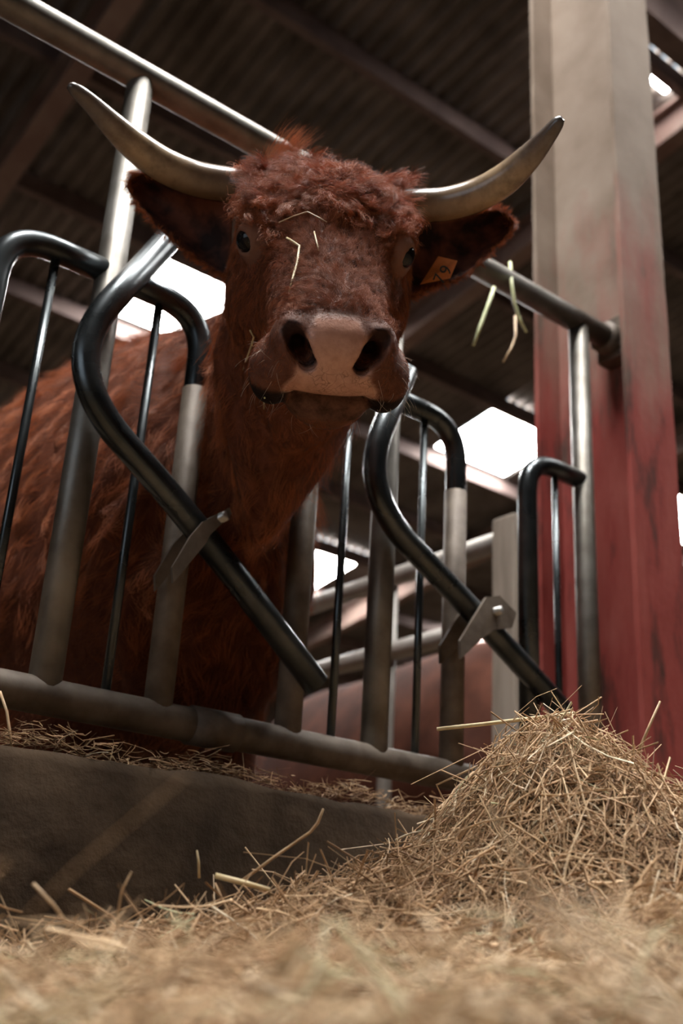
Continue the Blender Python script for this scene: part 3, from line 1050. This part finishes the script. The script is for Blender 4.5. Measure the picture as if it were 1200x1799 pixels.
# 2 fine underfur over the curls' roots, bridge of the nose: wavy
wt = sstep(fu, .10, .16) * (1 - sstep(fu, .435, .455)) * sstep(fw, -.040, -.018) * is_head * (1 - bare)
P, n = sample(wt, 15000)
H = w2h(P)
g = (0.55 * np.sign(H[:, 1]) * np.minimum(1, np.abs(H[:, 1]) / .04))[:, None] * E_v - 0.6 * E_u[None] + noise_vec(P, 40, 5) * 0.25
g = np.where((H[:, 0] > .40)[:, None], g * 0.5 + E_u[None] * -0.3, g)
L = rng.uniform(.010, .019, len(P))
curves_obj('bridge_hair', strands(P, n, g, L, 7, 0.55, 0.10, 900, 0.55, 0.0022, 0.8, 0.2, 12), rng.uniform(.00018, .00027, len(P)), M['face_fur'], bull)
# 3 short coat over the sides of the face, jaw and muzzle
wt = is_head * (1 - bare) * (1 - 0.75 * sstep(fw, -.03, -.01) * sstep(fu, -.1, .0) * (1 - sstep(fu, .43, .45)))
P, n = sample(wt, 42000)
H = w2h(P)
mz = sstep(H[:, 0], .36, .43)
g = 0.3 * E_u[None] * (1 - 2 * mz[:, None]) - 0.8 * E_w[None] + noise_vec(P, 22, 6) * 0.25
L = rng.uniform(.008, .015, len(P)) * (1 - 0.6 * mz)
curves_obj('face_coat', strands(P, n, g, L, 5, 0.38, 0.08, 2500, 0.45, 0.0006, 0.6, 0.2, 13), rng.uniform(.00016, .00025, len(P)) * (1 - 0.3 * mz), M['face_fur'], bull)
# 4 neck, shoulders and flank: longer wavy coat
wt = (~is_head) * (1 - bare) * np.where(FC[:, 1] < 0.15, 1.6, np.where(FC[:, 1] < 0.9, 0.75, 0.35)) * (FC[:, 2] > 0.35) * np.where(FN[:, 0] > 0.5, 0.35, 1.0) * np.where(FC[:, 1] > 1.8, 0.3, 1)
P, n = sample(wt, 46000)
g = np.array([0, 0.25, -1.0])[None] + noise_vec(P, 14, 8) * 0.30
L = rng.uniform(.028, .050, len(P))
curves_obj('neck_coat', strands(P, n, g, L, 8, 0.50, 0.10, 1700, 0.75, 0.0045, 0.7, 0.16, 14), rng.uniform(.00024, .00036, len(P)), M['fur'], bull)
# 5 tuft standing up at the crown
wt = np.exp(-(((fu + .035) / .016) ** 2 + ((fv_ + .078) / .018) ** 2)) * (fw > -.05)
P, n = sample(wt, 650)
up = np.array([0.25, 0.0, 1.0])
g = np.tile(up, (len(P), 1)) + 0.0
nn = np.tile(np.array([-0.05, -0.3, 1.0]) / 1.05, (len(P), 1))
X = strands(P, unit(nn), np.tile(E_v, (len(P), 1)), rng.uniform(.06, .105, len(P)), 10, 1.65, 0.85, 8, 0.8, 0.004, 0.5, 0.10, 15)
curves_obj('crown_tuft', X, rng.uniform(.00022, .00032, len(P)), M['tuft'], bull)
# 6 ear fringes
EP, EN, EG = [], [], []
for G_, side in ((EL, -1), (ER, 1)):
    n_, m_, _ = G_.shape
    for _ in range(3200):
        i = rng.random() * (n_ - 1.01); i0 = int(i)
        q = rng.choice([0, m_ - 1]) if i0 < n_ - 4 else rng.integers(0, m_)
        p = G_[i0, q] * (1 - i + i0) + G_[i0 + 1, q] * (i - i0)
        inn_ = G_[i0, m_ // 2]
        EP.append(p); EG.append((p - inn_) + (G_[-1, m_ // 2] - G_[0, m_ // 2]) * 0.5)
        EN.append(-ray(600, 500) / 2200 * 0.6 + np.array([0, 0, .1]))
EP, EG, EN = np.array(EP), unit(np.array(EG)), unit(np.array(EN))
EP = EP + rng.normal(size=EP.shape) * 0.002
curves_obj('ear_fringe', strands(EP, EN, EG, rng.uniform(.005, .011, len(EP)), 5, 0.45, -0.15, 500, 0.5, 0.001, 0.6, 0.35, 16), rng.uniform(.00016, .00026, len(EP)), M['fur'], bull)
# 7 whiskers
wt = sstep(fu, .36, .40) * sstep(fav, .048, .060) * sstep(-fw, .05, .07) * is_head + 0.6 * sstep(fu, .38, .42) * (fw < -.152) * is_head
P, n = sample(wt, 90)
g = 0.5 * E_u[None] + n * 0.2 - 0.5 * E_w[None]
curves_obj('whiskers', strands(P, n, g, rng.uniform(.012, .034, len(P)), 7, 0.9, 0.35, 0, 0, 0, 0, 0.35, 17), .00017, M['whisker'], bull)

# ------------------------------------------------------------------ hay
def hay_h(x, y):
    h = 0.115 + 0.012 * np.sin(x * 9 + 1) * np.sin(y * 8) + 0 * x
    for cx, cy, a, sx, sy in ((1.010, -.60, .275, .135, .20), (1.30, -.66, .24, .20, .24), (1.75, -.6, .22, .3, .25), (.80, -.52, .080, .15, .15), (.56, -.50, .042, .16, .13),
                              (.86, -.96, .085, .20, .16), (1.3, -1.1, .16, .3, .25), (.30, -1.02, .020, .18, .15), (-.05, -.7, .02, .3, .2), (.52, -1.1, .03, .15, .12)):
        h = h + a * np.exp(-((x - cx) / sx) ** 2 - ((y - cy) / sy) ** 2)
    return h


t = NT('hay')
ri = t.n('ShaderNodeAttribute'); ri.attribute_name = 'tone'
c = t.ramp(ri.outputs['Fac'], [(0.0, (0.15, 0.080, 0.038)), (0.35, (0.42, 0.255, 0.135)), (0.7, (0.60, 0.42, 0.25)), (0.93, (0.80, 0.68, 0.50)), (1.0, (0.48, 0.49, 0.30))])
t.set(Base_Color=c, Roughness=0.6, Specular_IOR_Level=0.2)
M['hay'] = t.m
M['hay_bed'] = simple('packed_hay', (0.10, 0.058, 0.028), (0.24, 0.15, 0.075), 60, 0.9, 0, 0.8, 0.01)
M['straw'] = simple('pale_straw', (0.55, 0.42, 0.22), (0.70, 0.58, 0.36), 60, 0.5, 0, 0)
M['straw_tan'] = simple('tan_straw', (0.40, 0.26, 0.14), (0.55, 0.38, 0.22), 60, 0.5, 0, 0)
M['straw_green'] = simple('greenish_straw', (0.45, 0.47, 0.24), (0.58, 0.60, 0.36), 60, 0.5, 0, 0)


def blades(P, D, L, Rr, bendv, sides=3, K=4, flat=0.45):
    """P centres, D directions; returns verts/faces of thin bent stalks"""
    N = len(P)
    s = np.linspace(-0.5, 0.5, K)
    X = P[:, None, :] + (s[None, :, None] * L[:, None, None]) * D[:, None, :] + (((s ** 2) * 4 - 0.5)[None, :, None] * bendv[:, None, :])
    ref = np.where(np.abs(D[:, 2:3]) < 0.8, np.array([[0, 0, 1.0]]), np.array([[1.0, 0, 0]]))
    A = np.cross(D, ref); A /= np.linalg.norm(A, axis=1)[:, None]
    B = np.cross(D, A)
    rot = rng.random(N) * 6.28
    A, B = A * np.cos(rot)[:, None] + B * np.sin(rot)[:, None], B * np.cos(rot)[:, None] - A * np.sin(rot)[:, None]
    ang = np.arange(sides) / sides * 2 * np.pi
    ring = np.cos(ang)[None, None, :, None] * A[:, None, None, :] + flat * np.sin(ang)[None, None, :, None] * B[:, None, None, :]
    taper = np.linspace(1.0, 0.55, K)[None, :, None, None]
    V = X[:, :, None, :] + ring * Rr[:, None, None, None] * taper
    V = V.reshape(-1, 3)
    base = (np.arange(N) * K * sides)[:, None]
    F = []
    for k in range(K - 1):
        for j in range(sides):
            j2 = (j + 1) % sides
            F.append(np.concatenate([base + k * sides + j, base + k * sides + j2, base + (k + 1) * sides + j2, base + (k + 1) * sides + j], 1))
    return V, np.concatenate(F, 0), K * sides


def hay_obj(name, P, D, L, R, bendv, mat, parent, tone, sides=3, K=4):
    V, F, per = blades(P, D, L, R, bendv, sides, K)
    o = fast_mesh(name, V, F, mat, parent, smooth=False)
    a = o.data.attributes.new('tone', 'FLOAT', 'POINT')
    a.data.foreach_set('value', np.repeat(tone, per).astype(np.float32))
    return o


hay = empty('hay_heap', (0.9, -0.7, 0))
tag(hay, 'loose heap of tan hay on the floor in front of the feeding barrier', 'hay', kind='stuff')
gxn, gyn = 90, 60
HX, HY = np.meshgrid(np.linspace(-1.2, 2.6, gxn), np.linspace(-1.75, -0.125, gyn), indexing='ij')
edge_f = np.clip(np.minimum.reduce([HX + 1.2, 2.6 - HX, HY + 1.75]) / 0.2, 0, 1)
near = np.exp(-(((HX - CAM[0]) ** 2 + (HY - CAM[1]) ** 2) / 0.16 ** 2))
HZ = (hay_h(HX, HY) - 0.034 + 0.014 * rng.normal(size=HX.shape)) * edge_f + 0.002 - near * 0.05
V = np.stack([HX, HY, HZ], -1).reshape(-1, 3)
I = np.arange(gxn * gyn).reshape(gxn, gyn)
F = np.stack([I[:-1, :-1], I[1:, :-1], I[1:, 1:], I[:-1, 1:]], -1).reshape(-1, 4)
o = fast_mesh('hay_bed', V, F, M['hay_bed'], hay); o['kind'] = 'stuff'

NH = 34000
# sample more thickly where the hay is near the focus
px_ = np.concatenate([rng.normal(1.0, .32, NH // 2), rng.uniform(-0.9, 2.3, NH // 2)])
py_ = np.concatenate([rng.normal(-.62, .20, NH // 2), rng.uniform(-1.62, -0.16, NH // 2)])
ok = (px_ > -1) & (px_ < 2.4) & (py_ > -1.65) & (py_ < -0.19)
px_, py_ = px_[ok], py_[ok]
pz_ = hay_h(px_, py_) + rng.normal(-.004, .016, len(px_))
P = np.stack([px_, py_, pz_], 1)
e = 0.01
gxv = (hay_h(px_ + e, py_) - hay_h(px_ - e, py_)) / (2 * e); gyv = (hay_h(px_, py_ + e) - hay_h(px_, py_ - e)) / (2 * e)
a = rng.random(len(P)) * 6.28
D = np.stack([np.cos(a), np.sin(a), gxv * np.cos(a) + gyv * np.sin(a) + rng.normal(0, .42, len(P))], 1)
D /= np.linalg.norm(D, axis=1)[:, None]
L = np.clip(rng.lognormal(-2.75, .45, len(P)), .02, .20)
L = np.where(px_ > 0, L, L)
R = np.clip(rng.lognormal(-6.85, .42, len(P)), .0004, .0021)
bv = rng.normal(size=P.shape) * L[:, None] * 0.07
dist = np.linalg.norm(P - CAM, axis=1)
keep = (dist - L / 2 > 0.20)
P, D, L, R, bv = P[keep], D[keep], L[keep], R[keep], bv[keep]
tone = np.clip(rng.normal(.44, .22, len(P)) + 0.16 * (np.linalg.norm(P - CAM, axis=1) < 0.75) + 0.12 * np.sin(P[:, 0] * 11) * np.sin(P[:, 1] * 13), 0, 1)  # stalks near the camera paler, brighter light put into their colour
o = hay_obj('hay_stalks', P, D, L, R, bv, M['hay'], hay, tone); o['kind'] = 'stuff'

# litter on the kerb and round the foot of the uprights
NL = 2600
x = rng.uniform(-0.3, 1.9, NL); y = np.clip(rng.normal(-.035, .035, NL), -.105, .10)
z = 0.398 + np.abs(rng.normal(0, .012, NL)) + 0.010 * np.sin(x * 23)
D = np.stack([rng.normal(size=NL), rng.normal(size=NL) * .6, rng.normal(0, .22, NL)], 1); D /= np.linalg.norm(D, axis=1)[:, None]
L = rng.uniform(.012, .05, NL)
litter = hay_obj('kerb_litter', np.stack([x, y, z], 1), D, L, rng.uniform(.0005, .0014, NL), rng.normal(size=(NL, 3)) * L[:, None] * .08, M['hay'], None, np.clip(rng.normal(.3, .2, NL), 0, 1))
tag(litter, 'chaff and broken straw lying on the kerb under the bottom rail', 'straw litter', kind='stuff')


# single stalks one can pick out
def stalk(pts, r, mat, label, group=None, name='straw'):
    o = tube(name, pts, [r] * (len(pts) - 1) + [r * 0.7], mat, None, 6)
    return tag(o, label, 'straw', group)


def stalk_px(pts, r, mat, label, name='straw'):
    return stalk([atd(*p) for p in pts], r, mat, label, name=name)


def stalk_body(pts, r, mat, label, lift=0.006):
    P = [on_body(*p, lift) for p in pts]
    return stalk(P, r, mat, label)


stalk_body([(504, 418), (514, 424), (526, 432), (522, 462), (514, 490), (508, 512)], .0018, M['straw'], 'bent pale straw lying between the eyes on the bull\'s face', .009)
stalk_body([(552, 407), (556, 424), (560, 440)], .0011, M['straw'], 'short thin straw upright on the bull\'s forehead', .012)
stalk_body([(490, 391), (515, 380), (540, 372), (556, 380), (574, 390)], .0009, M['straw_tan'], 'thin crooked straw caught in the bull\'s forehead curls', .022)
stalk_body([(439, 580), (446, 592), (440, 612), (433, 632), (427, 650)], .0014, M['straw'], 'bent straw clinging to the cheek left of the nostril', .006)
stalk_body([(465, 699), (464, 708), (464, 719)], .0013, M['straw_green'], 'tiny pale straw at the left corner of the bull\'s mouth', .004)

yr = -0.034
stalk([on_y(896, 483, .0) + np.array([0, 0, .035]), on_y(899, 498, yr), on_y(903, 530, yr), on_y(912, 560, yr), on_y(925, 584, yr)], .0040, M['straw_green'], 'greenish stalk folded over the top rail beside the red column')
stalk([on_y(905, 555, yr - .006), on_y(906, 590, yr - .01), on_y(898, 612, yr - .01), on_y(884, 636, yr - .01)], .0032, M['straw_tan'], 'brown twisted stalk hanging under the greenish one on the top rail')
stalk([on_y(868, 505, yr - .004), on_y(856, 540, yr - .004), on_y(845, 570, yr - .004), on_y(832, 606, yr - .004)], .0048, M['straw_green'], 'pale green stalk hanging below the top rail nearest the bull\'s ear')

stalk_px([(768, 1281, 1.36), (850, 1272, 1.37), (960, 1259, 1.38), (1010, 1252, 1.39)], .0024, M['straw'], 'long pale straw sticking out leftward from the hay peak')
stalk_px([(998, 1298, 1.30), (1040, 1335, 1.29), (1094, 1382, 1.28)], .0030, M['straw'], 'thick pale straw lying down the right face of the hay heap')
stalk_px([(1120, 1325, 1.36), (1138, 1282, 1.37), (1160, 1232, 1.38)], .0020, M['straw_tan'], 'tall single straw standing up right of the hay peak')
stalk_px([(864, 1334, 1.34), (815, 1357, 1.34), (767, 1379, 1.34), (778, 1403, 1.34), (792, 1432, 1.34)], .0013, M['straw_tan'], 'thin dark stem bent at a sharp angle left of the hay heap')
stalk_px([(424, 1548, 1.15), (490, 1500, 1.17), (545, 1462, 1.18), (558, 1446, 1.18), (568, 1421, 1.18)], .0017, M['straw_tan'], 'long arched straw rising from the low hay in front of the kerb')
stalk_px([(378, 1538, 1.10), (425, 1550, 1.10), (474, 1563, 1.10)], .0028, M['straw'], 'broad pale straw lying at the left end of the hay')
stalk_px([(350, 1542, 1.12), (349, 1515, 1.12), (346, 1494, 1.12)], .0013, M['straw'], 'short forked straw upright at the left end of the hay')
stalk_px([(58, 1552, 0.86), (92, 1588, 0.86), (122, 1627, 0.86)], .0013, M['straw_tan'], 'lone slanting straw at the lower left before the kerb')
stalk_px([(208, 1650, 0.95), (207, 1605, 0.95), (214, 1565, 0.96), (231, 1532, 0.96)], .0012, M['straw_tan'], 'thin curved stem standing alone at the lower left before the kerb')
stalk_px([(0, 1215, 1.50), (12, 1250, 1.48), (17, 1285, 1.47), (20, 1312, 1.46)], .0022, M['straw_tan'], 'limp straw draped over the kerb at the left edge')

# ------------------------------------------------------------------ other cattle in the far pen


M['dark_coat'] = simple('dark_red_coat', (0.040, 0.014, 0.009), (0.085, 0.030, 0.018), 7, 0.8, 0, 0)


def cow_copy(label, loc, rz, sc):
    r = bull.copy(); COL.objects.link(r)
    r.name = 'cow'
    r['label'] = label; r['category'] = 'cow'; r['group'] = 'cattle in the far pen'
    r.location = loc; r.rotation_euler = (0, 0, rz); r.scale = (sc, sc, sc)
    for ch in list(bull.children):
        if ch.name.split('.')[0] in ('body', 'eye', 'horn', 'ear'):
            c = ch.copy(); COL.objects.link(c); c.parent = r; c.matrix_parent_inverse = ch.matrix_parent_inverse.copy()
            if ch.name.split('.')[0] == 'body':
                c.material_slots[0].link = 'OBJECT'; c.material_slots[0].material = M['dark_coat']
    return r


COWS = [('blurred red cow standing behind the pale pen gate beside the gate post', (3.25, 2.45, 0.0), math.radians(176), 0.95),
        ('blurred red cow farther back behind the pen gate near the bull', (4.9, 5.2, 0.0), math.radians(75), 0.95)]
for a in COWS: cow_copy(*a)
